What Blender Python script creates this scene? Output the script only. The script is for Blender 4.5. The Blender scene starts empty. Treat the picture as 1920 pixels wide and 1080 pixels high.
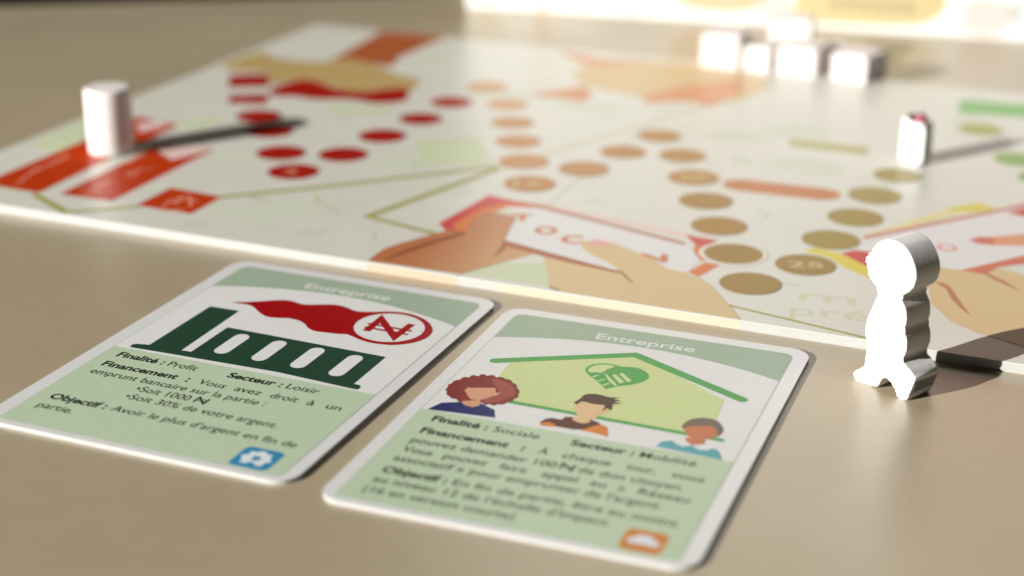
import bpy, bmesh, math, json, random
from mathutils import Vector, Matrix
random.seed(7)
S = 0.001                                   # all sizes below are written in millimetres
scene = bpy.context.scene
C = scene.collection

# ------------------------------------------------------------------ camera
CAM = dict(f=3091.29, pitch=0.371271, roll=-0.005944, H=128.215)
cam = bpy.data.cameras.new('camera')
camo = bpy.data.objects.new('camera', cam); C.objects.link(camo)
p, r = CAM['pitch'], CAM['roll']
right, down, fwd = Vector((1, 0, 0)), Vector((0, -math.sin(p), -math.cos(p))), Vector((0, math.cos(p), -math.sin(p)))
X = right * math.cos(r) + down * math.sin(r)
Y = right * math.sin(r) - down * math.cos(r)
Zc = -fwd
M = Matrix((X, Y, Zc)).transposed().to_4x4()
M.translation = Vector((0, 0, CAM['H'] * S))
camo.matrix_world = M
cam.sensor_width = 36
cam.lens = 36 * CAM['f'] / 1920
cam.clip_start, cam.clip_end = 0.005, 50
cam.dof.use_dof = True
cam.dof.focus_distance = 0.3145
cam.dof.aperture_fstop = 9.0
scene.camera = camo

# ------------------------------------------------------------------ room light, low beam from the window
world = bpy.data.worlds.new('World'); scene.world = world
world.use_nodes = True
bg = world.node_tree.nodes['Background']
bg.inputs['Color'].default_value = (0.95, 0.93, 0.90, 1)
bg.inputs['Strength'].default_value = 0.010
AIM = Vector((30, 330, 0)) * S
TOSUN = Vector((-0.8535, -0.521, 0)) * math.cos(math.radians(18.6)) + Vector((0, 0, math.sin(math.radians(18.6))))
lamp = bpy.data.lights.new('window_beam', 'SPOT')
lamp.energy = 1960
lamp.color = (1.0, 0.985, 0.945)
lamp.spot_size = math.radians(40); lamp.spot_blend = 0.1
lamp.shadow_soft_size = 0.022
lampo = bpy.data.objects.new('window_beam', lamp); C.objects.link(lampo)
lampo.location = AIM + TOSUN * 4.0
lampo.rotation_euler = (-TOSUN).to_track_quat('-Z', 'Y').to_euler()
scene.view_settings.view_transform = 'Standard'
scene.view_settings.look = 'None'
scene.view_settings.exposure = 0.0
scene.view_settings.gamma = 1

# ------------------------------------------------------------------ materials
def srgb(c):
    return tuple((v / 255 / 12.92) if v / 255 <= 0.04045 else ((v / 255 + 0.055) / 1.055) ** 2.4 for v in c)
ALB = 0.78                                  # deeper shade put into the colours: every base colour lowered to weaken bounce
def mat(name, col, rough=0.35, noise=0.04, nscale=300, bump=0.0, bscale=900, spec=0.6, coat=0.0, stretch=None, ramp=None):
    m = bpy.data.materials.new(name); m.use_nodes = True
    col = tuple(v * ALB for v in col)
    nt = m.node_tree; N, L = nt.nodes, nt.links
    b = N['Principled BSDF']
    b.inputs['Roughness'].default_value = rough
    b.inputs['Specular IOR Level'].default_value = spec
    b.inputs['Coat Weight'].default_value = coat
    b.inputs['Coat Roughness'].default_value = 0.12
    tc = N.new('ShaderNodeTexCoord'); src = tc.outputs['Object']
    if stretch:
        mp = N.new('ShaderNodeMapping'); mp.inputs['Scale'].default_value = stretch
        L.new(src, mp.inputs['Vector']); src = mp.outputs['Vector']
    nz = N.new('ShaderNodeTexNoise'); nz.inputs['Scale'].default_value = nscale; nz.inputs['Detail'].default_value = 5
    L.new(src, nz.inputs['Vector'])
    mx = N.new('ShaderNodeMix'); mx.data_type = 'RGBA'
    if ramp:
        sx = N.new('ShaderNodeSeparateXYZ'); L.new(tc.outputs['Object'], sx.inputs[0])
        mr = N.new('ShaderNodeMapRange'); mr.inputs[1].default_value = ramp[0] * S; mr.inputs[2].default_value = ramp[1] * S
        L.new(sx.outputs[0], mr.inputs[0])
        cr = N.new('ShaderNodeMix'); cr.data_type = 'RGBA'
        cr.inputs[6].default_value = (*col, 1); cr.inputs[7].default_value = (*[v * ALB for v in ramp[2]], 1)
        L.new(mr.outputs[0], cr.inputs[0])
        hsv = N.new('ShaderNodeMix'); hsv.data_type = 'RGBA'; hsv.blend_type = 'MULTIPLY'
        hsv.inputs[0].default_value = noise * 3
        L.new(cr.outputs[2], hsv.inputs[6]); L.new(nz.outputs[0], hsv.inputs[7])
        L.new(hsv.outputs[2], b.inputs['Base Color'])
    else:
        mx.inputs[6].default_value = (*[max(0, v * (1 - noise * 2)) for v in col], 1)
        mx.inputs[7].default_value = (*[min(1, v * (1 + noise * 2)) for v in col], 1)
        L.new(nz.outputs[0], mx.inputs[0]); L.new(mx.outputs[2], b.inputs['Base Color'])
    if bump:
        n2 = N.new('ShaderNodeTexNoise'); n2.inputs['Scale'].default_value = bscale; n2.inputs['Detail'].default_value = 4
        L.new(src, n2.inputs['Vector'])
        bp = N.new('ShaderNodeBump'); bp.inputs['Strength'].default_value = bump; bp.inputs['Distance'].default_value = 0.0002
        L.new(n2.outputs[0], bp.inputs['Height']); L.new(bp.outputs[0], b.inputs['Normal'])
    return m
BR, CR = 0.33, 0.30                         # gloss of the board lacquer and of the cards
TABLE = mat('beige laminate', (0.44, 0.358, 0.235), 0.35, 0.03, 220, 0.10, 2600, 1.7)
def worn(m, dust):
    nt = m.node_tree; N, L = nt.nodes, nt.links; b = N['Principled BSDF']
    tc = N.new('ShaderNodeTexCoord')
    n = N.new('ShaderNodeTexNoise'); n.inputs['Scale'].default_value = 14; n.inputs['Detail'].default_value = 6
    L.new(tc.outputs['Object'], n.inputs['Vector'])
    mr = N.new('ShaderNodeMapRange'); r0 = b.inputs['Roughness'].default_value
    mr.inputs[1].default_value, mr.inputs[2].default_value = .3, .7
    mr.inputs[3].default_value, mr.inputs[4].default_value = r0 - .05, r0 + .07
    L.new(n.outputs[0], mr.inputs[0]); L.new(mr.outputs[0], b.inputs['Roughness'])
    if dust:
        v = N.new('ShaderNodeTexVoronoi'); v.inputs['Scale'].default_value = 260
        L.new(tc.outputs['Object'], v.inputs['Vector'])
        lt = N.new('ShaderNodeMath'); lt.operation = 'LESS_THAN'; lt.inputs[1].default_value = .06
        L.new(v.outputs['Distance'], lt.inputs[0])
        k = N.new('ShaderNodeMath'); k.operation = 'MULTIPLY'; k.inputs[1].default_value = dust
        L.new(lt.outputs[0], k.inputs[0])
        src = b.inputs['Base Color'].links[0].from_socket
        mx = N.new('ShaderNodeMix'); mx.data_type = 'RGBA'; mx.inputs[7].default_value = (.45, .40, .33, 1)
        L.new(k.outputs[0], mx.inputs[0]); L.new(src, mx.inputs[6]); L.new(mx.outputs[2], b.inputs['Base Color'])
worn(TABLE, .35)
FLOOR = mat('dark floor', (0.03, 0.028, 0.026), 0.6, 0.2, 8)
PAPER = mat('card stock', (0.76, 0.755, 0.745), CR, 0.01, 400, 0.04, 2500)
EDGE = mat('white board edge', (0.43, 0.425, 0.40), 0.6, 0.06, 900, 0.3, 3000)
CORE = mat('card core', (0.50, 0.49, 0.47), 0.6, 0.06, 1200, 0.3, 3000)
WOOD = mat('white painted wood', (0.82, 0.80, 0.77), 0.45, 0.05, 260, 0.35, 700, 0.5)
WOODP = mat('pinkish white wood', (0.82, 0.76, 0.73), 0.55, 0.05, 260, 0.3, 700, 0.25)
WOODL = mat('white painted wood with lacquer', (0.80, 0.79, 0.77), 0.4, 0.035, 300, 0.16, 900, 0.3)
INK = {}
def ink(name, col, rough, **k):
    INK[name] = mat(name + ' print', col, rough, k.pop('noise', 0.02), 500, spec=0.16, **k)
cardcols = dict(darkgreen=(.022, .062, .036), red=(.36, .004, .006), white=(.765, .76, .745), lime=(.60, .68, .31), green=(.085, .36, .085),
    maroon=(.22, .018, .013), rust=(.34, .065, .038), skin_mid=(.66, .34, .20), skin_pale=(.74, .50, .26), skin_dark=(.56, .19, .075), navy=(.006, .011, .115),
    brown=(.075, .030, .016), choc=(.10, .022, .012), orange=(.68, .21, .022), greybrown=(.17, .13, .095), teal=(.09, .37, .42),
    header=(.36, .455, .34), panel=(.51, .62, .435), frame=(.52, .58, .51), black=(.012, .020, .010), grey=(.05, .075, .045), blue=(.035, .25, .46), amber=(.62, .22, .03), icewhite=(.74, .78, .82))
for k_, v_ in cardcols.items(): ink('card ' + k_, v_, CR)
boardcols = dict(vermil=(.52, .045, .006), red=(.38, .012, .005), red2=(.42, .03, .012), pink_pale=(.80, .60, .55), ochre=(.52, .37, .15), sienna=(.42, .11, .035), sienna_lt=(.50, .20, .10),
    sienna_dk=(.30, .085, .035), palegreen=(.635, .69, .465), coral=(.70, .31, .14), coral_dk=(.66, .16, .10), crimson=(.62, .06, .055), tangerine=(.72, .20, .04), note=(.78, .77, .76), hand_tan=(.70, .52, .28),
    nail=(.80, .38, .34), nail_dk=(.52, .22, .14), crease=(.38, .24, .08), yellow_pale=(.78, .70, .34), yellow=(.74, .62, .09), rose=(.62, .25, .22), salmon=(.74, .33, .17),
    olive_pale=(.50, .46, .17), olive=(.38, .36, .09), olive_faint=(.60, .57, .32), leafgreen=(.22, .50, .14), doodle=(.52, .55, .34), wash=(.67, .695, .565), scribble=(.80, .36, .24), sketch=(.60, .62, .48),
    tan0=(.66, .36, .17), tan1=(.58, .28, .10), tan2=(.52, .25, .070), tan3=(.50, .26, .060), tan4=(.41, .215, .030), tan5=(.35, .205, .030), olv0=(.37, .26, .042), olv1=(.38, .29, .06), olv2=(.42, .42, .10), grn=(.26, .42, .10),  # the far tans are paled, the box's sheen put into their ink
    pill=(.58, .21, .055), ring=(.82, .76, .68), digits=(.66, .52, .25), oletter=(.62, .20, .08), pinkletter=(.78, .32, .30), pre=(.66, .65, .46), cream=(.52, .46, .35), peach=(.56, .40, .29))
for k_, v_ in boardcols.items(): ink('board ' + k_, v_, BR)
INK['board arm'] = mat('board arm print', (.52, .18, .07), BR, 0.03, 400, spec=0.16, ramp=(135, 158, (.66, .38, .18)))
for k_ in INK: worn(INK[k_], 0)
BOARD = mat('lacquered game board', (0.71, 0.70, 0.625), BR, 0.03, 45, 0.03, 2500, 0.36)

# ------------------------------------------------------------------ helpers
def link(o, parent=None):
    C.objects.link(o)
    if parent: o.parent = parent
    return o
def thing(name, label, cat, loc=(0, 0, 0), rz=0.0, group=None):
    o = bpy.data.objects.new(name, None); o.empty_display_size = 0.01
    o.location = Vector(loc) * S; o.rotation_euler = (0, 0, rz)
    return tag(link(o), label, cat, group)
def tag(o, label, cat=None, group=None):
    o['label'] = label
    if cat: o['category'] = cat
    if group: o['group'] = group
    return o
def obj(name, bm, m, parent=None, smooth=False):
    bmesh.ops.recalc_face_normals(bm, faces=bm.faces) if len(bm.faces) > 1 else None
    for v in bm.verts: v.co *= S
    me = bpy.data.meshes.new(name); bm.to_mesh(me); bm.free()
    me.materials.append(m)
    if smooth:
        for f_ in me.polygons: f_.use_smooth = True
    return link(bpy.data.objects.new(name, me), parent)
def area(P): return sum(P[i - 1][0] * P[i][1] - P[i][0] * P[i - 1][1] for i in range(len(P))) / 2
def catmull(P, n=5):
    out, k = [], len(P)
    for i in range(k):
        a, b, c, d = (Vector(P[(i + j) % k]) for j in (-1, 0, 1, 2))
        for s in range(n):
            t = s / n
            out.append(tuple(0.5 * ((2 * b) + (c - a) * t + (2 * a - 5 * b + 4 * c - d) * t * t + (3 * b - a - 3 * c + d) * t ** 3)))
    return out
LAY = 0.010
SEQ = [0]                                   # every sheet of ink gets a height of its own
def flat(name, P, m, parent, z, smooth=0):
    if smooth: P = catmull(P)
    if area(P) < 0: P = P[::-1]
    SEQ[0] += 1; z += 0.0003 * (SEQ[0] % 27)
    bm = bmesh.new(); bm.faces.new([bm.verts.new((x, y, z)) for x, y in P])
    return obj(name, bm, m, parent)
def prism(P, z0, z1, bev=0.0, seg=2):
    if area(P) < 0: P = P[::-1]
    bm = bmesh.new()
    lo = [bm.verts.new((x, y, z0)) for x, y in P]; hi = [bm.verts.new((x, y, z1)) for x, y in P]
    bm.faces.new(lo[::-1]); top = bm.faces.new(hi)
    for i in range(len(P)): bm.faces.new((lo[i - 1], lo[i], hi[i], hi[i - 1]))
    if bev:
        es = [e for e in bm.edges if abs(e.verts[0].co.z - e.verts[1].co.z) < 1e-6]
        bmesh.ops.bevel(bm, geom=es, offset=bev, segments=seg, affect='EDGES', profile=0.5)
    return bm
def rrect(x0, y0, x1, y1, rad, n=7):
    if not isinstance(rad, (tuple, list)): rad = (rad,) * 4
    out = []
    for (cx, cy, a0), q in zip(((x1, y1, 0), (x0, y1, 90), (x0, y0, 180), (x1, y0, 270)), rad):
        if q <= 0: out.append((cx, cy)); continue
        sx, sy = (-1 if cx == x1 else 1), (-1 if cy == y1 else 1)
        for i in range(n + 1):
            a = math.radians(a0 + 90 * i / n)
            out.append((cx + sx * q + q * math.cos(a), cy + sy * q + q * math.sin(a)))
    return out
def disc(cx, cy, rx, ry=None, n=40):
    ry = ry or rx
    return [(cx + rx * math.cos(2 * math.pi * i / n), cy + ry * math.sin(2 * math.pi * i / n)) for i in range(n)]
def stroke(P, w, cap=True):
    P = [Vector(q) for q in P]; h = w / 2; L, Rr = [], []
    for i, q in enumerate(P):
        d0 = (P[i] - P[i - 1]).normalized() if i else None
        d1 = (P[i + 1] - P[i]).normalized() if i < len(P) - 1 else None
        d = ((d0 or d1) + (d1 or d0)).normalized()
        n_ = Vector((-d.y, d.x)); k = 1.0
        if d0 and d1: k = 1 / max(0.35, n_.dot(Vector((-d0.y, d0.x))))
        L.append(q + n_ * h * k); Rr.append(q - n_ * h * k)
    out = [tuple(v) for v in Rr]
    def arc(c, a):
        return [(c.x + h * math.cos(a + math.pi * i / 6), c.y + h * math.sin(a + math.pi * i / 6)) for i in range(1, 6)]
    if cap:
        d = (P[-1] - P[-2]); out += arc(P[-1], math.atan2(d.y, d.x) - math.pi / 2)
    out += [tuple(v) for v in L[::-1]]
    if cap:
        d = (P[0] - P[1]); out += arc(P[0], math.atan2(d.y, d.x) - math.pi / 2)
    return out
def glyphs(body, bold=0.0):
    cu = bpy.data.curves.new('lettering', 'FONT'); cu.body = body; cu.size = 1; cu.offset = bold; cu.resolution_u = 4
    t = bpy.data.objects.new('lettering', cu); C.objects.link(t)
    bpy.context.view_layer.update()
    dg = bpy.context.evaluated_depsgraph_get()
    me = bpy.data.meshes.new_from_object(t.evaluated_get(dg))
    bpy.data.objects.remove(t); bpy.data.curves.remove(cu)
    me.materials.clear()
    return me
_h = glyphs('H'); CAPH = max(v.co.y for v in _h.vertices); bpy.data.meshes.remove(_h)
def text(body, p0, p1, cap, m, parent, z, bold=0.0, name='lettering'):
    me = glyphs(body, bold); me.name = name
    xs = [v.co.x for v in me.vertices]; x0, x1 = min(xs), max(xs)
    d = Vector((p1[0] - p0[0], p1[1] - p0[1])); w = d.length; d.normalize(); n_ = Vector((-d.y, d.x)); sy = cap / CAPH
    for v in me.vertices:
        a, b = (v.co.x - x0) / (x1 - x0) * w, v.co.y * sy
        v.co = (S * (p0[0] + d.x * a + n_.x * b), S * (p0[1] + d.y * a + n_.y * b), S * z)
    me.materials.append(m)
    return link(bpy.data.objects.new(name, me), parent)
def lathe(prof, n=48):
    bm = bmesh.new(); rings = []
    for rr, z in prof:
        rings.append([bm.verts.new((rr * math.cos(2 * math.pi * i / n), rr * math.sin(2 * math.pi * i / n), z)) for i in range(n)])
    for a, b in zip(rings, rings[1:]):
        for i in range(n): bm.faces.new((a[i - 1], a[i], b[i], b[i - 1]))
    bm.faces.new(rings[0][::-1]); bm.faces.new(rings[-1])
    return bm

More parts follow.
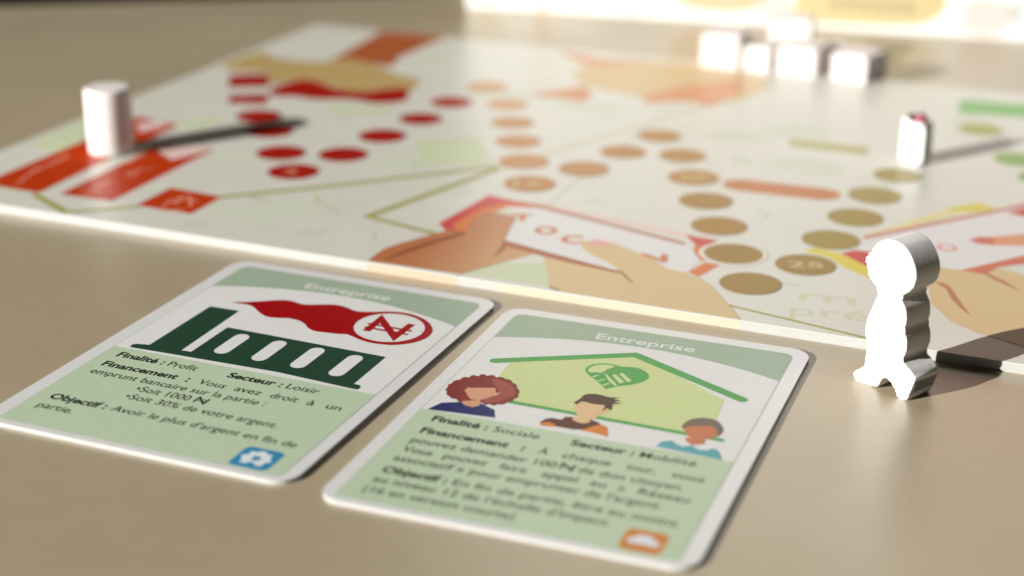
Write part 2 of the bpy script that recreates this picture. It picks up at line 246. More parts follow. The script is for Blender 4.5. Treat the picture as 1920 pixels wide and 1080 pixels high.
D = json.loads(r'''{"P1":[["printed_chimney",[[9.26,61.02],[16.02,61.27],[16.44,39.01],[9.27,38.76]],"darkgreen",2,0],
["printed_factory",[[18.5,52.8],[54.26,52.04],[54.38,38.28],[18.61,39.24]],"darkgreen",2,0],
["printed_ground",[[6.32,36.78],[6.11,37.97],[6.75,38.54],[9.25,39.09],[16.48,39.26],[18.61,39.38],[54.59,38.59],[55.53,38.56],[56.26,37.81],[56.19,36.59],[54.9,36.59],[38.73,37.65],[16.73,37.03],[6.81,36.66]],"darkgreen",3,0],
["printed_smoke",[[12.21,64.72],[14.95,66.18],[18.09,68.08],[20.38,69.61],[22.72,70.35],[26.49,69.65],[29.89,71.06],[32.5,72.03],[34.89,71.83],[37.49,70.82],[39.34,70.82],[41.89,71.82],[44.31,73.08],[48.02,73.78],[51.46,72.92],[54.34,71.06],[56.57,68.22],[57.39,65.84],[57.26,62.83],[55.72,59.99],[53.23,57.96],[51.22,57.33],[48.42,57.08],[45.79,57.64],[44.03,58.35],[42.11,58.99],[40.38,58.5],[37.95,58.19],[35.67,57.95],[33.58,58.8],[31.91,60.35],[29.83,61.5],[27.42,61.75],[25.15,61.03],[22.8,60.79],[20.36,62.09],[17.97,63.98],[15.73,64.89]],"red",2,1],
["printed_ring",[[54.92,68.16],[55.28,67.27],[55.52,66.35],[55.63,65.41],[55.63,64.48],[55.5,63.57],[55.25,62.69],[54.88,61.86],[54.41,61.09],[53.84,60.39],[53.18,59.78],[52.43,59.27],[51.62,58.85],[50.76,58.54],[49.86,58.35],[48.93,58.28],[47.99,58.32],[47.05,58.48],[46.13,58.76],[45.25,59.15],[44.42,59.65],[43.65,60.24],[42.95,60.93],[42.35,61.69],[41.84,62.52],[41.45,63.4],[41.17,64.33],[41.02,65.27],[40.99,66.22],[41.09,67.16],[41.31,68.07],[41.66,68.94],[42.13,69.75],[42.71,70.48],[43.39,71.13],[44.16,71.67],[45.0,72.11],[45.9,72.43],[46.84,72.62],[47.81,72.69],[48.79,72.62],[49.76,72.44],[50.7,72.12],[51.59,71.7],[52.43,71.16],[53.19,70.53],[53.87,69.81],[54.45,69.02]],"white",3,0]],"W1":[[23.76,42.32,49.44],[32.18,42.21,49.44],[40.68,42.2,49.33],[49.14,41.8,49.03]],"N1":[[[44.54,61.38],[44.35,69.58],[51.85,60.74],[52.11,69.49]],[[43.52,63.45],[53.62,63.32]],[[43.15,65.72],[53.52,65.55]]],"P2":[["printed_house",[[10.26,60.87],[31.17,73.54],[52.48,59.31],[52.87,53.47],[53.73,43.73],[10.86,43.84]],"lime",2,0],
["printed_heart",[[24.71,62.58],[24.63,64.21],[25.11,65.57],[26.37,66.64],[27.94,67.13],[29.6,66.94],[30.71,66.78],[32.17,67.19],[33.89,67.2],[35.5,66.19],[36.67,64.68],[36.87,63.13],[36.38,61.49],[35.09,59.8],[32.62,57.78],[31.1,56.07],[30.46,56.45],[28.49,58.53],[26.78,60.12],[25.39,61.53]],"green",3,1],
["heart_gap",[[25.26,62.53],[25.15,64.25],[25.99,65.75],[27.71,66.6],[29.35,66.48],[29.3,65.79],[28.5,64.57],[28.24,63.31],[27.87,62.44],[26.8,62.48],[25.93,61.9]],"lime",4,0],
["heart_gap",[[26.82,60.39],[27.55,61.4],[27.93,61.22],[27.25,60.11]],"lime",4,0],
["heart_gap",[[28.29,58.93],[29.27,60.13],[29.65,59.96],[28.64,58.66]],"lime",4,0],
["heart_gap",[[29.75,57.43],[30.63,58.74],[30.97,58.49],[30.19,57.1]],"lime",4,0],
["heart_gap",[[28.43,62.73],[29.3,62.09],[32.54,58.22],[32.09,57.82],[30.36,59.59]],"lime",4,0],
["heart_gap",[[30.11,62.41],[30.72,62.98],[33.31,60.12],[32.57,59.18]],"lime",4,0],
["heart_gap",[[31.15,63.48],[31.7,64.02],[34.42,61.14],[33.77,60.3]],"lime",4,0],
["printed_hair",[[3.61,46.04],[3.31,46.51],[3.2,46.99],[3.31,47.46],[3.61,47.94],[3.49,48.56],[3.58,49.11],[3.91,49.58],[4.45,49.99],[4.38,50.64],[4.54,51.12],[4.96,51.41],[5.62,51.52],[5.6,52.27],[5.81,52.7],[6.28,52.8],[6.98,52.58],[7.1,53.4],[7.39,53.81],[7.85,53.76],[8.48,53.31],[8.86,53.9],[9.29,54.1],[9.76,53.88],[10.28,53.28],[10.8,53.74],[11.27,53.9],[11.69,53.74],[12.06,53.3],[12.67,53.37],[13.18,53.23],[13.57,52.87],[13.86,52.3],[14.51,52.01],[15.01,51.6],[15.36,51.04],[15.57,50.35],[16.13,49.83],[16.52,49.25],[16.72,48.6],[16.76,47.9],[17.05,47.32],[17.15,46.76],[17.04,46.19],[16.75,45.64],[16.88,45.1],[16.81,44.63],[16.52,44.25],[16.02,43.93],[16.02,43.33],[15.81,42.89],[15.35,42.62],[14.68,42.51],[14.62,42.0],[14.35,41.76],[13.84,41.81],[13.1,42.13],[13.06,41.6],[12.84,41.44],[12.43,41.68],[11.83,42.28],[11.11,41.45],[10.38,40.95],[9.64,40.82],[8.87,41.02],[8.31,40.89],[7.83,40.98],[7.44,41.3],[7.14,41.84],[6.54,41.75],[6.06,41.81],[5.72,42.03],[5.49,42.42],[4.95,42.7],[4.55,43.08],[4.31,43.58],[4.22,44.19],[3.8,44.57],[3.55,45.0],[3.49,45.49]],"maroon",4,0],
["printed_hair",[[9.93,52.37],[12.07,52.35],[14.13,51.04],[15.83,48.78],[16.3,47.1],[15.52,45.68],[15.14,44.19],[14.12,43.06],[12.84,42.35],[11.84,42.68],[12.66,45.45],[13.15,47.3],[11.85,49.29]],"rust",5,1],
["printed_face",[[6.95,45.68],[7.12,47.42],[7.72,47.24],[8.61,47.68],[11.81,48.94],[12.6,47.29],[12.92,47.0],[13.46,47.63],[13.34,45.93],[12.68,45.38],[11.94,43.74],[10.95,42.74],[9.61,42.61],[8.43,43.79],[7.62,45.12]],"skin_mid",6,0],
["printed_neck",[[8.47,40.95],[8.48,41.56],[11.3,42.96],[12.02,40.74],[10.82,39.66],[9.27,40.06]],"skin_mid",5,0],
["printed_shirt",[[3.91,35.94],[4.51,37.77],[5.18,39.44],[8.22,40.93],[9.27,40.06],[10.99,39.65],[11.95,40.71],[11.9,41.69],[13.42,40.89],[15.01,40.13],[16.36,37.13],[9.39,36.45]],"navy",6,0],
["printed_face",[[28.06,47.48],[28.59,48.9],[29.34,49.34],[30.88,48.9],[32.96,49.11],[33.31,46.86],[33.81,47.65],[34.45,47.61],[33.87,45.9],[33.24,44.77],[33.03,43.52],[32.21,42.61],[31.24,42.52],[30.06,43.08],[29.13,44.33],[28.32,45.78]],"skin_pale",4,0],
["printed_hair",[[27.34,48.1],[27.91,50.16],[28.04,52.05],[28.7,52.78],[29.84,53.23],[31.15,53.13],[32.55,52.75],[34.64,53.37],[33.56,52.39],[35.32,52.01],[33.92,51.25],[35.63,51.01],[34.13,50.18],[34.61,48.27],[34.49,47.48],[33.75,48.23],[33.24,46.69],[33.16,48.89],[32.67,49.24],[30.88,48.9],[29.34,49.34],[28.5,49.17],[28.13,47.66]],"brown",5,0],
["printed_scarf",[[24.39,38.23],[24.87,40.01],[25.83,40.82],[27.61,40.74],[27.9,42.08],[29.0,42.51],[32.43,42.7],[33.71,42.2],[34.7,41.44],[33.79,40.08],[32.51,38.38],[30.87,37.79],[29.03,37.77],[27.5,37.88],[26.23,38.67],[24.9,37.85]],"choc",5,0],
["printed_neck",[[29.18,42.0],[29.4,42.81],[32.23,42.91],[32.66,41.64],[31.86,40.69],[30.6,40.76],[29.68,41.27]],"skin_pale",6,0],
["printed_coat",[[24.85,37.12],[24.83,38.4],[25.83,39.08],[27.28,38.51],[27.61,37.58]],"orange",6,0],
["printed_coat",[[32.05,37.92],[33.29,39.74],[34.59,41.39],[36.01,40.81],[37.31,37.2],[34.53,37.83]],"orange",6,0],
["printed_hair",[[48.16,46.04],[48.42,48.05],[49.26,49.73],[50.78,50.72],[52.54,50.83],[53.92,49.84],[55.19,47.67],[55.4,45.88],[54.98,44.41],[54.25,45.42],[52.85,47.13],[50.77,46.5],[49.75,45.53],[48.97,44.84]],"greybrown",4,1],
["printed_face",[[48.77,45.14],[49.49,46.48],[52.63,47.99],[54.03,47.21],[54.91,44.57],[54.35,43.16],[53.24,42.58],[51.61,42.16],[50.05,42.65]],"skin_dark",5,0],
["printed_neck",[[49.9,42.04],[53.29,43.0],[53.58,40.67],[51.68,39.55],[50.47,40.53]],"skin_dark",4,0],
["printed_shirt",[[46.16,36.79],[46.51,38.86],[47.94,39.97],[49.02,38.94],[50.42,38.4],[51.73,39.39],[52.95,38.32],[54.61,38.54],[55.41,39.65],[56.51,39.01],[57.93,35.96],[52.56,36.31]],"teal",5,0]],"roof":[[7.24,60.48],[31.41,73.08],[55.41,60.72]],"gline":[[15.33,44.39],[55.93,43.27]],"PB":[["printed_bar",[[14.41,12.84],[14.63,53.15],[13.74,80.16],[29.47,77.25],[32.3,11.22],[15.28,11.78]],"vermil",2,0],
["printed_bar",[[37.62,12.63],[52.55,13.23],[51.43,60.98],[35.84,58.55]],"vermil",2,0],
["printed_bar",[[59.77,12.81],[59.61,27.87],[75.25,26.81],[75.39,12.65]],"vermil",2,0],
["printed_label",[[37.93,53.95],[44.76,63.04],[50.68,59.01],[46.52,48.08]],"pink_pale",3,0],
["printed_label",[[17.71,73.88],[21.83,79.38],[26.91,75.51],[23.59,66.9]],"pink_pale",3,0],
["printed_box",[[11.67,132.75],[21.46,139.0],[28.26,129.9],[29.67,125.1],[19.32,119.61]],"red",3,0],
["printed_box",[[24.81,111.52],[34.21,117.41],[38.15,112.3],[39.45,107.01],[29.38,103.38]],"red",3,0],
["printed_sleeve",[[32.41,123.63],[34.48,136.34],[39.84,136.87],[50.2,131.53],[59.49,131.23],[65.06,138.11],[69.89,140.25],[74.13,132.5],[75.42,126.26],[69.24,121.02],[59.88,121.92],[50.82,117.91],[43.84,118.23],[36.48,116.69]],"red",4,1],
["printed_hand",[[3.16,142.48],[3.58,164.11],[13.56,159.18],[27.81,159.43],[34.7,167.57],[47.65,163.26],[57.51,155.97],[68.56,151.47],[72.07,138.56],[64.69,138.84],[60.23,129.81],[41.03,135.57],[33.72,136.0],[29.48,128.62],[21.02,139.75],[10.35,138.85]],"ochre",3,1],
["printed_sleeve",[[26.64,208.97],[50.83,213.96],[49.39,176.18],[53.16,163.74],[40.83,165.23],[31.4,160.03]],"sienna",2,0],
["printed_leaf",[[3.72,44.41],[0.81,70.71],[14.35,54.73],[15.89,41.0]],"palegreen",1,0],
["printed_leaf",[[96.82,91.05],[111.37,101.5],[125.01,77.34],[108.89,69.23]],"palegreen",1,0],
["printed_leaf",[[25.98,81.2],[32.56,90.36],[40.21,83.8],[33.04,75.81]],"palegreen",1,0],
["printed_leaf",[[57.4,111.64],[75.42,120.94],[74.56,108.91],[62.79,104.98]],"palegreen",1,0],
["printed_leaf",[[151.15,2.33],[156.49,11.86],[165.33,14.98],[171.17,2.02],[162.5,2.02]],"palegreen",1,0],
["printed_hand",[[108.97,180.76],[116.54,197.52],[140.8,206.71],[168.39,195.79],[166.2,166.44],[147.25,158.06],[134.62,160.68],[118.78,166.43]],"hand_tan",2,1],
["printed_sleeve",[[105.89,147.95],[113.89,158.52],[118.02,166.09],[124.59,156.24],[125.13,146.92],[116.82,148.66]],"coral",3,0],
["printed_sleeve",[[138.31,162.32],[147.42,179.13],[158.84,193.04],[165.03,179.77],[160.63,157.3],[152.71,161.83],[142.2,153.14]],"coral",3,0],
["printed_sleeve",[[93.04,205.28],[99.84,204.92],[111.86,200.31],[128.32,206.01],[113.27,191.27],[107.02,193.28]],"coral",3,0],
["printed_arm",[[128.68,0.85],[128.36,4.8],[128.48,9.02],[129.8,13.07],[131.64,17.0],[134.66,23.11],[136.57,27.19],[139.12,25.46],[140.24,27.17],[138.31,35.45],[138.73,40.77],[141.33,42.77],[147.13,41.43],[149.04,32.64],[151.06,24.69],[154.67,23.91],[159.05,22.73],[161.18,20.61],[159.24,17.5],[156.36,12.17],[150.99,1.55]],"arm",4,0],
["printed_frame",[[132.2,29.83],[134.59,54.17],[141.39,52.56],[150.66,52.13],[149.49,49.84],[141.36,47.62],[139.36,39.32],[139.77,30.65],[141.38,25.24],[137.76,26.08],[136.94,24.91]],"crimson",2,0],
["printed_frame",[[135.56,30.89],[137.29,44.07],[141.0,50.14],[149.62,51.23],[189.26,40.17],[189.46,38.69],[149.64,49.47],[142.26,47.13],[139.36,39.32],[139.77,30.65],[140.85,25.81],[137.36,27.54]],"tangerine",3,0],
["printed_edge",[[148.12,53.25],[189.33,46.16],[189.74,43.14],[148.88,51.35]],"pink_pale",2,0],
["printed_edge",[[146.93,52.74],[189.37,40.22],[189.56,38.35],[147.85,50.46]],"sienna_lt",4,0],
["printed_note",[[141.64,47.29],[149.49,49.84],[189.57,38.74],[192.37,35.72],[195.58,30.36],[195.36,22.27],[192.19,21.61],[182.42,15.58],[151.06,24.69],[149.32,33.58],[148.08,43.13]],"note",3,0],
["printed_edge",[[150.67,25.3],[163.37,21.56],[182.1,16.5],[182.32,14.12],[163.17,18.84],[151.49,22.14]],"sienna",5,0],
["printed_triangle",[[187.75,45.07],[195.87,44.63],[193.65,39.35],[193.78,35.57],[191.57,40.0]],"crimson",4,0],
["printed_ribbon",[[191.57,40.0],[192.78,39.75],[195.03,33.85],[196.99,30.97],[195.9,30.12],[192.48,35.77]],"tangerine",4,0],
["printed_ribbon",[[195.36,22.27],[196.94,29.47],[200.53,29.21],[198.22,20.34]],"tangerine",4,0],
["printed_hand",[[213.03,-0.12],[210.55,4.41],[207.95,8.07],[205.19,12.11],[202.16,16.17],[199.11,19.33],[195.02,21.41],[190.72,22.4],[186.93,25.85],[183.91,27.88],[180.96,29.6],[175.26,32.89],[171.65,33.67],[168.87,32.45],[167.09,31.68],[168.81,27.75],[172.36,23.97],[176.13,21.88],[180.17,18.53],[182.53,15.27],[174.07,16.6],[163.08,18.43],[165.96,13.07],[171.06,2.31],[173.39,0.97],[176.0,0.43],[183.64,0.28],[194.14,0.14],[203.33,-0.14]],"hand_tan",6,0],
["printed_nail",[[168.89,31.68],[169.61,33.96],[174.81,33.09],[173.09,30.39],[170.31,29.57]],"nail",7,0],
["printed_crease",[[181.35,16.89],[181.99,17.17],[187.53,10.16],[184.11,13.15]],"crease",7,0],
["printed_crease",[[170.51,3.1],[171.48,2.16],[174.01,1.23],[173.56,0.54],[171.3,1.4]],"crease",7,0],
["printed_crease",[[131.59,2.86],[133.01,10.62],[136.31,19.04],[138.68,24.06],[140.2,27.56],[141.01,24.27],[138.28,19.11],[134.72,9.84],[132.75,4.47]],"sienna_dk",5,0],
["printed_crease",[[151.67,24.17],[152.26,24.03],[153.44,18.76],[153.03,13.68],[152.35,18.28]],"sienna_dk",5,0],
["printed_nail",[[141.88,40.85],[146.98,41.79],[147.19,39.33],[143.77,38.68]],"nail_dk",5,0],
["printed_wedge",[[225.31,61.06],[235.73,80.58],[242.82,91.56],[246.94,96.5],[251.67,93.21],[243.68,85.78],[226.25,59.46]],"yellow_pale",2,0],
["printed_wedge",[[239.58,87.92],[242.7,92.39],[246.94,96.5],[251.67,93.21],[246.98,88.96]],"yellow",3,0],
["printed_note",[[225.95,59.73],[252.6,92.74],[261.76,101.18],[265.54,64.56],[261.85,61.45],[257.52,57.33],[249.57,46.94],[239.54,37.96],[231.91,41.78],[226.59,50.63]],"note",3,0],
["printed_edge",[[225.39,60.69],[252.39,94.41],[261.18,106.82],[261.72,101.61],[252.83,91.96],[226.4,58.73]],"rose",4,0],
["printed_sleeve",[[253.93,91.13],[261.58,102.9],[262.63,92.76],[258.61,90.15]],"crimson",5,0],
["printed_triangle",[[223.33,47.31],[225.85,50.7],[230.17,50.67],[232.24,40.11],[229.56,41.84]],"crimson",4,0],
["printed_wedge",[[215.02,45.59],[217.37,48.54],[223.51,47.01],[232.24,40.11],[233.58,33.27],[225.54,38.64],[221.92,43.31]],"yellow",3,0],
["printed_finger",[[250.53,70.45],[263.91,80.33],[264.93,70.43],[253.48,66.21],[250.54,66.1]],"salmon",5,0],
["printed_nail",[[248.26,67.87],[250.42,71.21],[253.24,71.64],[254.37,66.6],[250.54,66.1]],"coral_dk",6,0],
["printed_hand",[[242.12,46.22],[245.56,46.99],[249.57,46.94],[254.81,46.72],[256.78,51.51],[263.26,48.98],[270.85,44.67],[274.43,6.95],[267.83,8.58],[260.59,11.5],[258.04,12.16],[255.4,14.0],[252.23,16.27],[249.71,20.14],[246.88,24.32]],"hand_tan",5,0],
["printed_sleeve",[[249.57,46.94],[257.52,57.33],[261.69,62.89],[265.31,66.74],[265.98,60.27],[262.33,57.21],[256.69,52.2],[254.86,46.38]],"coral_dk",6,0],
["printed_crease",[[245.51,37.42],[247.03,37.74],[248.8,36.44],[251.06,31.04],[253.25,25.8],[255.67,20.85],[253.21,23.87],[250.42,28.78],[248.47,34.26]],"sienna_lt",6,0],
["printed_crease",[[254.72,47.39],[255.41,47.33],[259.43,43.82],[263.2,38.98],[259.57,41.81],[255.31,45.52]],"sienna_lt",6,0],
["printed_pill",[[190.95,130.22],[191.4,133.28],[212.13,133.91],[213.41,128.95],[212.49,126.37],[192.48,126.38]],"olive_pale",2,0],
["printed_pill",[[227.4,192.18],[228.83,196.21],[256.29,198.29],[257.7,183.5],[248.9,182.76],[229.39,179.88]],"leafgreen",2,0]],"SP":[[45.0,94.6,"red"],[55.8,82.3,"red"],[69.5,65.1,"red"],[80.8,51.8,"red"],[85.3,70.4,"red"],[86.7,90.6,"red"],[88.7,110.7,"red"],[89.2,131.0,"red2"],[91.4,152.1,"tan0"],[105.2,135.4,"tan0"],[114.2,117.7,"tan1"],[123.0,100.8,"tan1"],[131.6,83.9,"tan1"],[140.3,66.6,"tan2"],[148.4,84.0,"tan2"],[152.6,102.8,"tan2"],[156.7,121.5,"tan3"],[168.2,105.8,"tan3"],[176.6,88.3,"tan3"],[184.9,71.2,"tan4"],[193.1,54.3,"tan4"],[201.3,37.3,"tan5"],[209.6,20.8,"tan5"],[217.7,36.7,"tan5"],[219.2,55.2,"olv0"],[221.1,73.3,"olv0"],[222.1,92.0,"olv1"],[224.2,111.2,"olv1"],[237.6,164.2,"olv2"],[250.8,138.4,"grn"],[258.8,123.4,"grn"]],"pill":[[189.5,87.18],[209.66,87.97]],"LN":[[[[32.65,9.53],[47.26,2.08]],2.0,"olive"],[[[47.26,2.08],[54.31,6.47],[60.59,12.29]],1.6,"olive"],[[[75.37,26.86],[93.38,43.15],[126.84,76.6]],2.2,"olive"],[[[114.79,27.72],[127.76,74.45]],2.2,"olive"],[[[135.54,22.69],[114.79,27.72]],1.7,"olive"],[[[208.96,6.89],[224.37,3.88],[238.34,0.98]],0.9,"olive"],[[[256.71,-1.83],[269.24,-3.95]],0.9,"olive"],[[[127.76,74.45],[137.04,100.31],[153.06,139.81],[169.1,180.16]],1.3,"olive_faint"],[[[95.13,37.81],[99.1,32.25],[108.27,26.59]],0.7,"olive_faint"],[[[56.98,-5.5],[60.82,-6.69],[62.18,-4.47]],0.5,"olive_faint"]],"SCR":[[[[22.57,14.97],[22.42,16.83],[20.76,21.48],[20.8,23.98]],0.6,"scribble"],[[[43.99,31.67],[42.6,35.05],[45.47,32.32],[43.78,37.58],[46.13,39.63]],0.6,"scribble"],[[[66.32,14.35],[65.32,19.27],[67.89,17.7],[66.3,22.43],[67.74,23.98],[72.53,17.07]],0.6,"scribble"],[[[36.06,48.79],[35.37,57.23]],1.4,"scribble"],[[[36.82,41.2],[36.52,50.07]],1.0,"scribble"],[[[19.93,31.19],[19.41,40.4]],1.0,"scribble"],[[[19.68,24.99],[19.85,29.11]],1.2,"scribble"],[[[42.06,20.18],[43.09,25.41]],1.0,"scribble"],[[[43.27,14.18],[44.81,18.57]],0.9,"scribble"],[[[67.33,11.72],[72.35,14.35]],0.8,"scribble"],[[[65.58,21.2],[71.7,21.16]],0.7,"scribble"],[[[39.82,17.79],[42.14,21.16]],0.5,"scribble"],[[[79.03,4.13],[79.26,7.13],[81.88,5.78],[81.49,9.36]],0.5,"sketch"],[[[106.17,9.87],[106.39,13.2],[109.53,11.34],[109.98,15.59]],0.5,"sketch"],[[[119.37,18.87],[122.41,16.96],[123.52,13.46]],0.5,"sketch"],[[[104.07,34.43],[112.11,35.71]],0.5,"sketch"],[[[93.34,12.45],[98.67,13.11]],0.5,"sketch"],[[[198.41,69.04],[201.47,67.33],[201.1,63.73]],0.5,"sketch"],[[[158.08,58.06],[160.49,60.93],[163.71,59.63]],0.5,"sketch"],[[[158.91,131.33],[162.39,135.28]],0.5,"sketch"],[[[249.96,28.91],[252.28,27.96]],0.5,"sketch"]],"let":{"T":[[147.73,39.99],[151.8,41.34],[151.44,38.24]],"O":[[154.54,34.22],[159.98,36.6],[158.49,32.3]],"C":[[162.67,31.33],[168.48,33.87],[166.84,29.22]],"M":[[182.06,27.82],[188.88,27.44],[185.85,25.38]],"O2":[[242.4,60.22],[247.17,62.3],[245.23,57.99]],"n25":[[214.61,33.88],[221.94,36.35],[218.5,33.41]],"m":[[221.2,15.77],[232.8,15.01],[223.75,15.9]],"prec":[[218.46,7.84],[237.79,6.37],[223.44,7.8]]},"wrap":[[128.68,0.85],[150.99,1.55],[160.29,1.41],[213.03,-0.12]],"MP":[[3.95,29.05],[2.36,28.09],[1.28,26.65],[0.78,25.47],[0.03,24.84],[-0.33,24.11],[0.0,23.38],[0.5,22.9],[0.46,22.11],[0.95,21.05],[1.97,20.32],[3.12,19.53],[3.35,18.55],[2.79,16.81],[2.12,14.91],[1.35,12.64],[1.22,10.35],[1.5,8.95],[1.89,7.2],[1.78,5.16],[1.72,3.84],[1.25,2.91],[0.1,2.17],[-0.7,1.23],[-0.78,0.44],[0.0,0.0],[2.43,0.06],[4.8,0.27],[5.6,1.64],[6.38,3.11],[7.37,2.66],[8.79,2.26],[9.46,0.73],[10.18,-0.08],[10.93,-0.14],[11.87,0.22],[12.42,1.82],[13.09,3.93],[13.33,5.08],[12.68,5.8],[11.1,6.83],[9.98,7.6],[10.65,9.15],[10.71,10.7],[10.46,12.08],[9.73,13.4],[10.02,14.54],[10.04,15.9],[9.68,17.44],[8.95,18.5],[8.55,19.41],[9.17,20.27],[10.59,21.53],[11.17,23.29],[11.18,24.67],[10.78,25.96],[9.69,27.66],[8.16,28.98],[6.49,29.37],[4.98,29.34]],"MO":[64.78,282.71],"ME":[0.6191,-0.7853]}''')

# ------------------------------------------------------------------ setting: table, floor below
E0, E1 = Vector((-196, 621)), Vector((-90, 640))
ed = (E1 - E0).normalized()
A_, B_ = E0 - ed * 900, E0 + ed * 1500
tbm = prism([(A_.x, A_.y), (A_.x, -500), (B_.x, -500), (B_.x, B_.y)], -25, 0, 1.2, 3)
t = obj('table', tbm, TABLE); t['kind'] = 'structure'; t['label'] = 'glossy beige table top under the game pieces'
fl = obj('floor', prism([(-6000, -4000), (6000, -4000), (6000, 8000), (-6000, 8000)], -760, -750), FLOOR); fl['kind'] = 'structure'
fl['label'] = 'dark floor beyond the far edge of the table'

# ------------------------------------------------------------------ game board
BA = -0.39358
bu, bn = Vector((math.cos(BA), math.sin(BA))), Vector((-math.sin(BA), math.cos(BA)))
def bxy(x, y):
    v = bu * (-288.3 + x) + bn * (300.9 + y); return (v.x, v.y)
BT, BW, BD, FOLD = 2.1, 297.0, 210.0, 150.6
board = thing('game_board', 'large folding game board printed with coloured spots, hands and banknotes', 'game board', (*bxy(0, 0), 0), BA)
for x0, x1 in ((0, FOLD - .02), (FOLD + .02, BW)):
    pnl = obj('board_panel', prism([(x0, 0), (x1, 0), (x1, BD), (x0, BD)], 0, BT, 0.12, 3), BOARD, board)
    pnl.data.materials.append(EDGE)
    for f_ in pnl.data.polygons:
        if abs(f_.normal.z) < 0.3: f_.material_index = 1
def clampb(P): return [(min(BW - .5, max(.5, x)), min(BD - .5, max(.35, y))) for x, y in P]
for nm, P, col, lay, sm in D['PB']:
    flat(nm, clampb(P), INK['board ' + col], board, BT + LAY * lay, sm)
for P, w, col in D['LN']: flat('printed_line', clampb(stroke(P, w)), INK['board ' + col], board, BT + LAY * 1.5)
for P, w, col in D['SCR']: flat('printed_scribble', clampb(stroke(P, w)), INK['board ' + col], board, BT + LAY * 4)
for i, (x, y, col) in enumerate(D['SP']):
    q = 6.6 if y < 100 else 6.2
    if abs(x - 201.3) < 1.5 and abs(y - 37.3) < 1.5: flat('printed_ring', disc(x, y, 7.7), INK['board ring'], board, BT + LAY * 8)
    sp_ = flat('printed_spot', disc(x, y, q), INK['board ' + col], board, BT + LAY * 9)
flat('printed_pill', stroke(D['pill'], 9.6), INK['board pill'], board, BT + LAY * 3)
lt = D['let']
text('25', lt['n25'][0], lt['n25'][1], 3.6, INK['board digits'], board, BT + LAY * 10, 0.01)
for num, (x, y) in {'5': (80.8, 51.8), '10': (91.4, 152.1), '15': (140.3, 66.6), '20': (176.6, 88.3)}.items():
    k = 1.6 if num == '5' else 3.3
    text(num, (x - k * .948, y - k * .32 - 1.7), (x + k * .948, y + k * .32 - 1.7), 3.6, INK['board digits' if num != '5' else 'board scribble'], board, BT + LAY * 10, 0.01)
text('T', (147.2, 38.6), (151.6, 40.0), 5.0, INK['board oletter'], board, BT + LAY * 5, 0.045)
text('O', (155.6, 31.9), (160.6, 33.9), 5.0, INK['board oletter'], board, BT + LAY * 5, 0.045)
text('C', (163.4, 28.4), (168.4, 30.4), 5.0, INK['board oletter'], board, BT + LAY * 5, 0.045)
text('N', (183.4, 24.6), (189.4, 26.4), 4.6, INK['board oletter'], board, BT + LAY * 5, 0.045)
text('O', (243.4, 57.6), (247.6, 59.6), 4.4, INK['board pinkletter'], board, BT + LAY * 5, 0.03)
text('m', lt['m'][0], (232.6, 17.5), 6.0, INK['board pre'], board, BT + LAY * 2)
text('préc', (221.4, 6.9), (242.0, 10.5), 6.0, INK['board pre'], board, BT + LAY * 2)
for k in range(70):                          # faint pencil doodles printed all over the board
    x, y = random.uniform(6, 290), random.uniform(4, 200)
    a0, q = random.uniform(0, 6.28), random.uniform(1.2, 4.2)
    P = [(x + q * math.cos(a0 + .5 * i) * (1 + .12 * i), y + q * math.sin(a0 + .5 * i) * .8) for i in range(random.randint(3, 7))]
    flat('printed_doodle', clampb(stroke(P, random.uniform(.45, .9))), INK['board doodle' if k % 3 else 'board sketch'], board, BT + LAY * .6)
for k in range(22):
    x, y = random.uniform(8, 288), random.uniform(8, 200)
    P = [(x + random.uniform(5, 13) * math.cos(i * .9), y + random.uniform(3, 9) * math.sin(i * .9)) for i in range(7)]
    flat('printed_wash', clampb(catmull(P)), INK['board wash'], board, BT + LAY * .3)
def edge_print(x0, x1, col):                # print that wraps over the front edge of the board
    bm = bmesh.new(); P = [(x0, -.006, .1), (x1, -.006, .1), (x1, -.006, BT - .25), (x0, -.006, BT - .25)]
    bm.faces.new([bm.verts.new(q) for q in P]); obj('edge_print', bm, INK['board ' + col], board)
edge_print(128.8, FOLD - .3, 'peach'); edge_print(160.4, 213.0, 'cream')

# ------------------------------------------------------------------ playing cards
CT, CW, CH = 0.68, 63.0, 88.0
def card(cx, cy, a, label, fx):
    u, v = Vector((math.cos(a), math.sin(a))), Vector((-math.sin(a), math.cos(a)))
    o = Vector((cx, cy)) - u * 31.5 - v * 43.79
    root = thing('playing_card', label, 'card', (o.x, o.y, 0), a, 'illustrated cards lying in front of the board')
    cs = obj('card_stock', prism(rrect(0, -.4, CW, CH - .4, 4.0, 10), 0.0, CT, 0.06, 2), PAPER, root)
    cs.data.materials.append(CORE)
    for f_ in cs.data.polygons:
        if abs(f_.normal.z) < 0.5: f_.material_index = 1
    z = CT + LAY
    x0, x1 = fx
    flat('frame_line', rrect(x0 - .25, 1.1, x1 + .25, 84.7, (2.2, 2.2, 1.2, 1.2)), INK['card frame'], root, z)
    flat('picture_field', rrect(x0, 1.35, x1, 84.5, (2.0, 2.0, 1, 1)), INK['card white'], root, z + LAY)
    arc = [(x0 + (x1 - x0) * i / 20, 71.2 + 5.8 * (1 - ((i - 10) / 10) ** 2)) for i in range(21)]
    top = [q for q in rrect(x0, 60, x1, 84.5, (2.0, 2.0, 0, 0)) if q[1] > 70]
    flat('header_band', top + arc, INK['card header'], root, z + 2 * LAY)
    flat('text_panel', rrect(x0, 1.35, x1, 36.0, (0, 0, 1, 1)), INK['card panel'], root, z + 2 * LAY)
    text('Entreprise', (21.6, 78.0), (41.6, 78.4), 2.75, INK['card white'], root, z + 3 * LAY, 0.012)
    return root
def art(root, items):
    for nm, P, col, lay, sm in items: flat(nm, P, INK['card ' + col], root, CT + LAY * (2 + lay), sm)
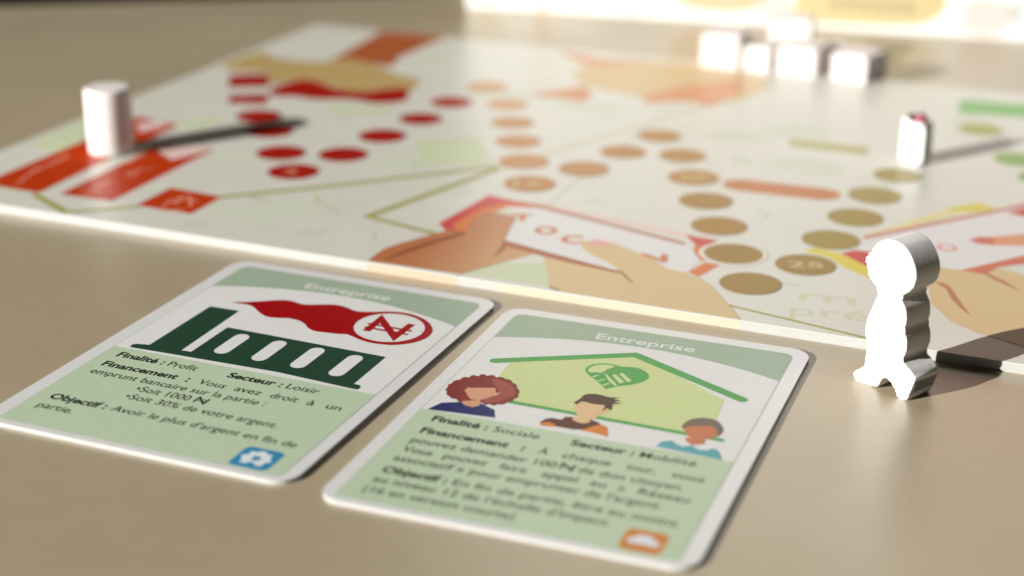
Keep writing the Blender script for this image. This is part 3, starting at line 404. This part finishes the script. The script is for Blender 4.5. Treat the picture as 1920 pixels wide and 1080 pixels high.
def words(root, rows):
    for v, segs in rows:
        for body, a, b, bold in segs:
            text(body, (a, v), (b, v), 2.1, INK['card black'], root, CT + LAY * 4.5, 0.034 if bold else 0.008)
def naira(root, x, y, k, m, z):
    for i, (P, w) in enumerate((([(0, 0), (0.05, 1), (.95, 0), (1, 1)], .17), ([(-.14, .36), (1.14, .36)], .1), ([(-.14, .66), (1.14, .66)], .1))):
        flat('lettering', stroke([(x + q[0] * k, y + q[1] * k) for q in P], w * k, False), m, root, z + i * LAY * .5)

c1 = card(-48.38, 291.59, -0.39205, 'card with a dark green factory blowing red smoke and a blue badge', (3.4, 60.2))
art(c1, D['P1'])
for x, ya, yb in D['W1']: flat('printed_window', stroke([(x, ya), (x, yb)], 3.2), INK['card white'], c1, CT + LAY * 6)
for i, P in enumerate(D['N1']): flat('naira_sign', stroke([(47.9 + (q[0] - 47.9) * .9, 65.4 + (q[1] - 65.4) * .84) for q in P], 1.6 if i == 0 else .75, i > 0), INK['card red'], c1, CT + LAY * (6 + i * .6))
words(c1, [(32.0, [('Finalité :', 6.4, 16.9, 1), ('Profit', 17.9, 24.2, 0), ('Secteur :', 31.0, 42.6, 1), ('Loisir', 43.6, 50.3, 0)]),
    (27.3, [('Financement', 6.3, 22.9, 1), (':', 24.9, 25.6, 1), ('Vous', 27.6, 33.3, 0), ('avez', 35.4, 40.9, 0), ('droit', 42.9, 48.5, 0), ('à', 50.5, 52.0, 0), ('un', 54.4, 57.4, 0)]),
    (23.6, [('emprunt bancaire sur la partie :', 6.3, 44.0, 0)]), (20.2, [('•Soit 1000', 18.7, 30.2, 0)]), (16.7, [('•Soit 30% de votre argent.', 18.8, 50.5, 0)]),
    (11.4, [('Objectif :', 6.3, 18.4, 1), ("Avoir le plus d'argent en fin de", 19.6, 57.3, 0)]), (7.5, [('partie.', 6.5, 14.0, 0)])])
naira(c1, 31.4, 20.2, 2.2, INK['card black'], CT + LAY * 4.5)
bd = flat('badge', rrect(49.7, 1.9, 57.2, 9.0, 1.2), INK['card blue'], c1, CT + LAY * 5)
jig = [(51.3, 3.2), (52.6, 3.2), (52.9, 3.9), (53.9, 3.9), (54.2, 3.2), (55.5, 3.2), (55.5, 4.5), (56.2, 4.9), (56.2, 5.8), (55.5, 6.2), (55.5, 7.5), (54.2, 7.5), (53.9, 8.1), (52.9, 8.1), (52.6, 7.5), (51.3, 7.5), (51.3, 6.2), (50.6, 5.8), (50.6, 4.9), (51.3, 4.5)]
flat('puzzle_sign', jig, INK['card icewhite'], bd, CT + LAY * 6, 0)
flat('puzzle_hole', disc(53.4, 5.4, .8), INK['card blue'], bd, CT + LAY * 7)

c2 = card(13.58, 264.84, -0.36248, 'card with a pale green house, a heart and three faceless people', (2.8, 59.9))
art(c2, D['P2'])
flat('printed_roof', stroke(D['roof'], 2.1), INK['card green'], c2, CT + LAY * 5.2)
flat('printed_ground', stroke(D['gline'], 1.25), INK['card green'], c2, CT + LAY * 5.2)
words(c2, [(32.0, [('Finalité :', 6.2, 16.8, 1), ('Sociale', 17.9, 26.4, 0), ('Secteur :', 32.1, 43.5, 1), ('Mobilité', 44.5, 54.3, 0)]),
    (27.0, [('Financement', 6.2, 22.6, 1), (':', 24.9, 25.6, 1), ('À', 28.0, 29.8, 0), ('chaque', 32.4, 41.0, 0), ('tour,', 43.7, 48.7, 0), ('vous', 51.4, 57.0, 0)]),
    (23.0, [('pouvez demander 100', 6.2, 32.6, 0), ('de don citoyen.', 36.6, 54.7, 0)]),
    (19.4, [('Vous', 6.2, 11.7, 0), ('pouvez', 13.8, 21.6, 0), ('faire', 23.9, 28.7, 0), ('appel', 31.4, 37.6, 0), ('au', 39.8, 42.5, 0), ('«', 44.6, 45.8, 0), ('Réseau', 48.0, 56.6, 0)]),
    (15.8, [("associatif » pour emprunter de l'argent.", 6.2, 53.0, 0)]),
    (11.3, [('Objectif :', 6.2, 17.8, 1), ('En fin de partie, être au moins', 18.9, 56.8, 0)]),
    (7.7, [("au niveau 12 de l'échelle d'impact.", 6.2, 47.0, 0)]), (4.1, [('(16 en version courte)', 6.2, 32.3, 0)])])
naira(c2, 33.4, 23.0, 2.2, INK['card black'], CT + LAY * 4.5)
bd = flat('badge', rrect(50.0, 1.9, 56.8, 8.4, 1.2), INK['card amber'], c2, CT + LAY * 5)
flat('car_sign', [(51.0, 4.1), (55.9, 4.1), (56.0, 5.4), (55.0, 5.8), (54.3, 6.9), (52.2, 6.9), (51.6, 5.8), (50.9, 5.4)], INK['card icewhite'], bd, CT + LAY * 6, 0)

# ------------------------------------------------------------------ wooden pieces
def standing(name, label, cat, P, o, e, depth, m, z=0.0, bev=.35, smoothn=4):
    """an outline cut from a board of the given depth, standing on its feet; x runs along e, depth away from the viewer"""
    root = bpy.data.objects.new(name, None)
    P = catmull(P, smoothn) if smoothn else P
    bm = prism(P, -depth, 0.0, bev, 2)
    for v in bm.verts: v.co = Vector((v.co.x, -v.co.z, v.co.y))
    ob = obj(name, bm, m)
    ob.location = Vector((o[0], o[1], z)) * S; ob.rotation_euler = (0, 0, math.atan2(e[1], e[0]))
    for f_ in ob.data.polygons: f_.use_smooth = len(f_.vertices) == 4
    bpy.data.objects.remove(root)
    return tag(ob, label, cat)
lowest = min(y for x, y in D['MP'])
standing('meeple', 'white wooden person-shaped playing piece standing beside the cards', 'playing piece',
         [(x, max(0.0, y)) for x, y in D['MP']], D['MO'], D['ME'], 6.8, WOODL, 0.0, .3, 4)

peg = obj('wooden_cylinder', lathe([(5.5, 0), (5.95, .35), (6.05, .8), (6.05, 16.6), (5.9, 17.2), (5.4, 17.6)]), WOODP, None, True)
peg.location = Vector((-105.3 - 1.45, 416.6 + 5.9, BT)) * S
tag(peg, 'round pinkish white wooden cylinder standing on the red printed bars', 'playing piece')
for f_ in peg.data.polygons: f_.use_smooth = abs(f_.normal.z) < .9

tok = thing('token', 'small white token with a dark pink tip near the green spots', 'playing piece', (103.1, 416.0, BT), math.atan2(D['ME'][1], D['ME'][0]) + .25)
bm = prism(catmull([(-.4, 0), (-1.4, .5), (-1.8, 1.8), (-1.8, 9.6), (-1.7, 11.9), (-1.2, 12.6), (-.5, 12.0), (.1, 11.3), (3.6, 11.0), (4.5, 10.0), (4.6, 2.0), (4.2, .6), (3.0, 0)], 4), -5.5, 0, .5, 3)
for v in bm.verts: v.co = Vector((v.co.x, -v.co.z, v.co.y))
tb = obj('token_body', bm, WOODL, tok)
for f_ in tb.data.polygons: f_.use_smooth = len(f_.vertices) == 4
PINK = mat('dark pink paint', (.30, .03, .08), .4, .05, 400)
bm = lathe([(1.7, 0), (1.8, .5), (1.3, 2.0), (.5, 2.7), (.1, 2.8)], 20)
for v in bm.verts: v.co += Vector((2.0, 3.2, 10.6))
obj('token_tip', bm, PINK, tok, True)

def cube_at(x, y, w, d, h, rz, label, stack=0.0):
    ob = obj('wooden_cube', prism([(-w / 2, 0), (w / 2, 0), (w / 2, d), (-w / 2, d)], 0, h, .45, 3), WOODP)
    X_, Y_ = bxy(x, y); ob.location = Vector((X_, Y_, stack)) * S; ob.rotation_euler = (0, 0, BA + rz)
    return tag(ob, label, 'wooden block', 'pale wooden blocks in front of the box')
cube_at(150.0, 204.6, 12.2, 15, 12.6, .02, 'pale wooden block at the end of the row farthest from the shadowed end')
cube_at(161.4, 206.4, 8.6, 15, 9.6, -.05, 'narrow low pale block second from the unshadowed end of the row')
cube_at(174.6, 205.8, 12.6, 15, 10.6, -.10, 'wide pale block just left of the dark gap in the row')
cube_at(191.5, 205.0, 11.6, 15, 10.2, -.26, 'pale block at the shadowed end of the row with a dark side')
cube_at(168.0, 223.0, 13.4, 13, 15.5, .12, 'pale block standing behind the row, close to the box')
cube_at(183.0, 221.0, 9.5, 10, 8.6, .3, 'low pale block tucked behind the two blocks right of the gap')

# ------------------------------------------------------------------ upright game box behind
bo, be = Vector((-17.9, 622.3)), Vector((.9669, -.2551))
box = thing('game_box', 'tall white game box with orange and yellow artwork standing upright at the back', 'box', (bo.x, bo.y, 0), math.atan2(be.y, be.x))
BXW, BXH, BXD = 300.0, 300.0, 30.0
BOXW = mat('white box paper', (.84, .83, .80), .35, .015, 60)
bm = prism([(0, 0), (BXW, 0), (BXW, BXD), (0, BXD)], 0, BXH, .6, 2)
obj('box_body', bm, BOXW, box)
def boxart(name, P, col, lay, sm=1):
    if sm: P = catmull(P)
    if area(P) < 0: P = P[::-1]
    bm = bmesh.new(); bm.faces.new([bm.verts.new((x, -.02 * lay, z)) for x, z in P])
    obj(name, bm, col, box)
BX = {k: mat('box ' + k, v, .35, .02, 200) for k, v in dict(brick=(.44, .075, .02), orange=(.66, .46, .28), yellow=(.56, .47, .24), cream=(.70, .62, .46), peach=(.72, .55, .42), pink=(.66, .56, .52), aqua=(.56, .60, .58), ink=(.36, .30, .18)).items()}
boxart('printed_patch', [(80, 7), (108, 5.5), (112, 20), (96, 40), (78, 30)], BX['orange'], 1)
boxart('printed_patch', [(124, 4), (150, 2.6), (170, 4.5), (176, 14), (160, 22), (130, 18)], BX['yellow'], 1)
boxart('printed_patch', [(3, 3.5), (14, 3.2), (15, 12), (4, 14)], BX['cream'], 1)
boxart('printed_patch', [(28, .8), (31, .8), (33, 30), (27, 34)], BX['peach'], 1)
boxart('printed_hand', [(150, 95), (185, 85), (240, 95), (296, 100), (296, 175), (240, 180), (190, 170), (160, 135)], BX['brick'], 1)  # unseen red shape above the view, added to redden the table's reflection
boxart('printed_hand', [(10, 120), (50, 110), (90, 125), (120, 150), (80, 165), (30, 160)], BX['peach'], 1)
boxart('printed_patch', [(40, 236), (120, 228), (200, 240), (260, 256), (180, 280), (60, 275)], BX['yellow'], 1)
for P_, c_ in (([(182, 3), (196, 2), (199, 12), (184, 14)], 'pink'), ([(52, 3), (74, 2.4), (76, 9), (54, 11)], 'aqua'), ([(112, 2), (121, 2), (121, 14), (112, 16)], 'pink'), ([(200, 5), (228, 4), (230, 16), (203, 18)], 'aqua')):
    boxart('printed_patch', P_, BX[c_], 1)
for i in range(6):
    boxart('printed_line', [(136 + i * 5.0, 8.0), (139.4 + i * 5.0, 8.0), (139.4 + i * 5.0, 11), (136 + i * 5.0, 11)], BX['ink'], 2, 0)
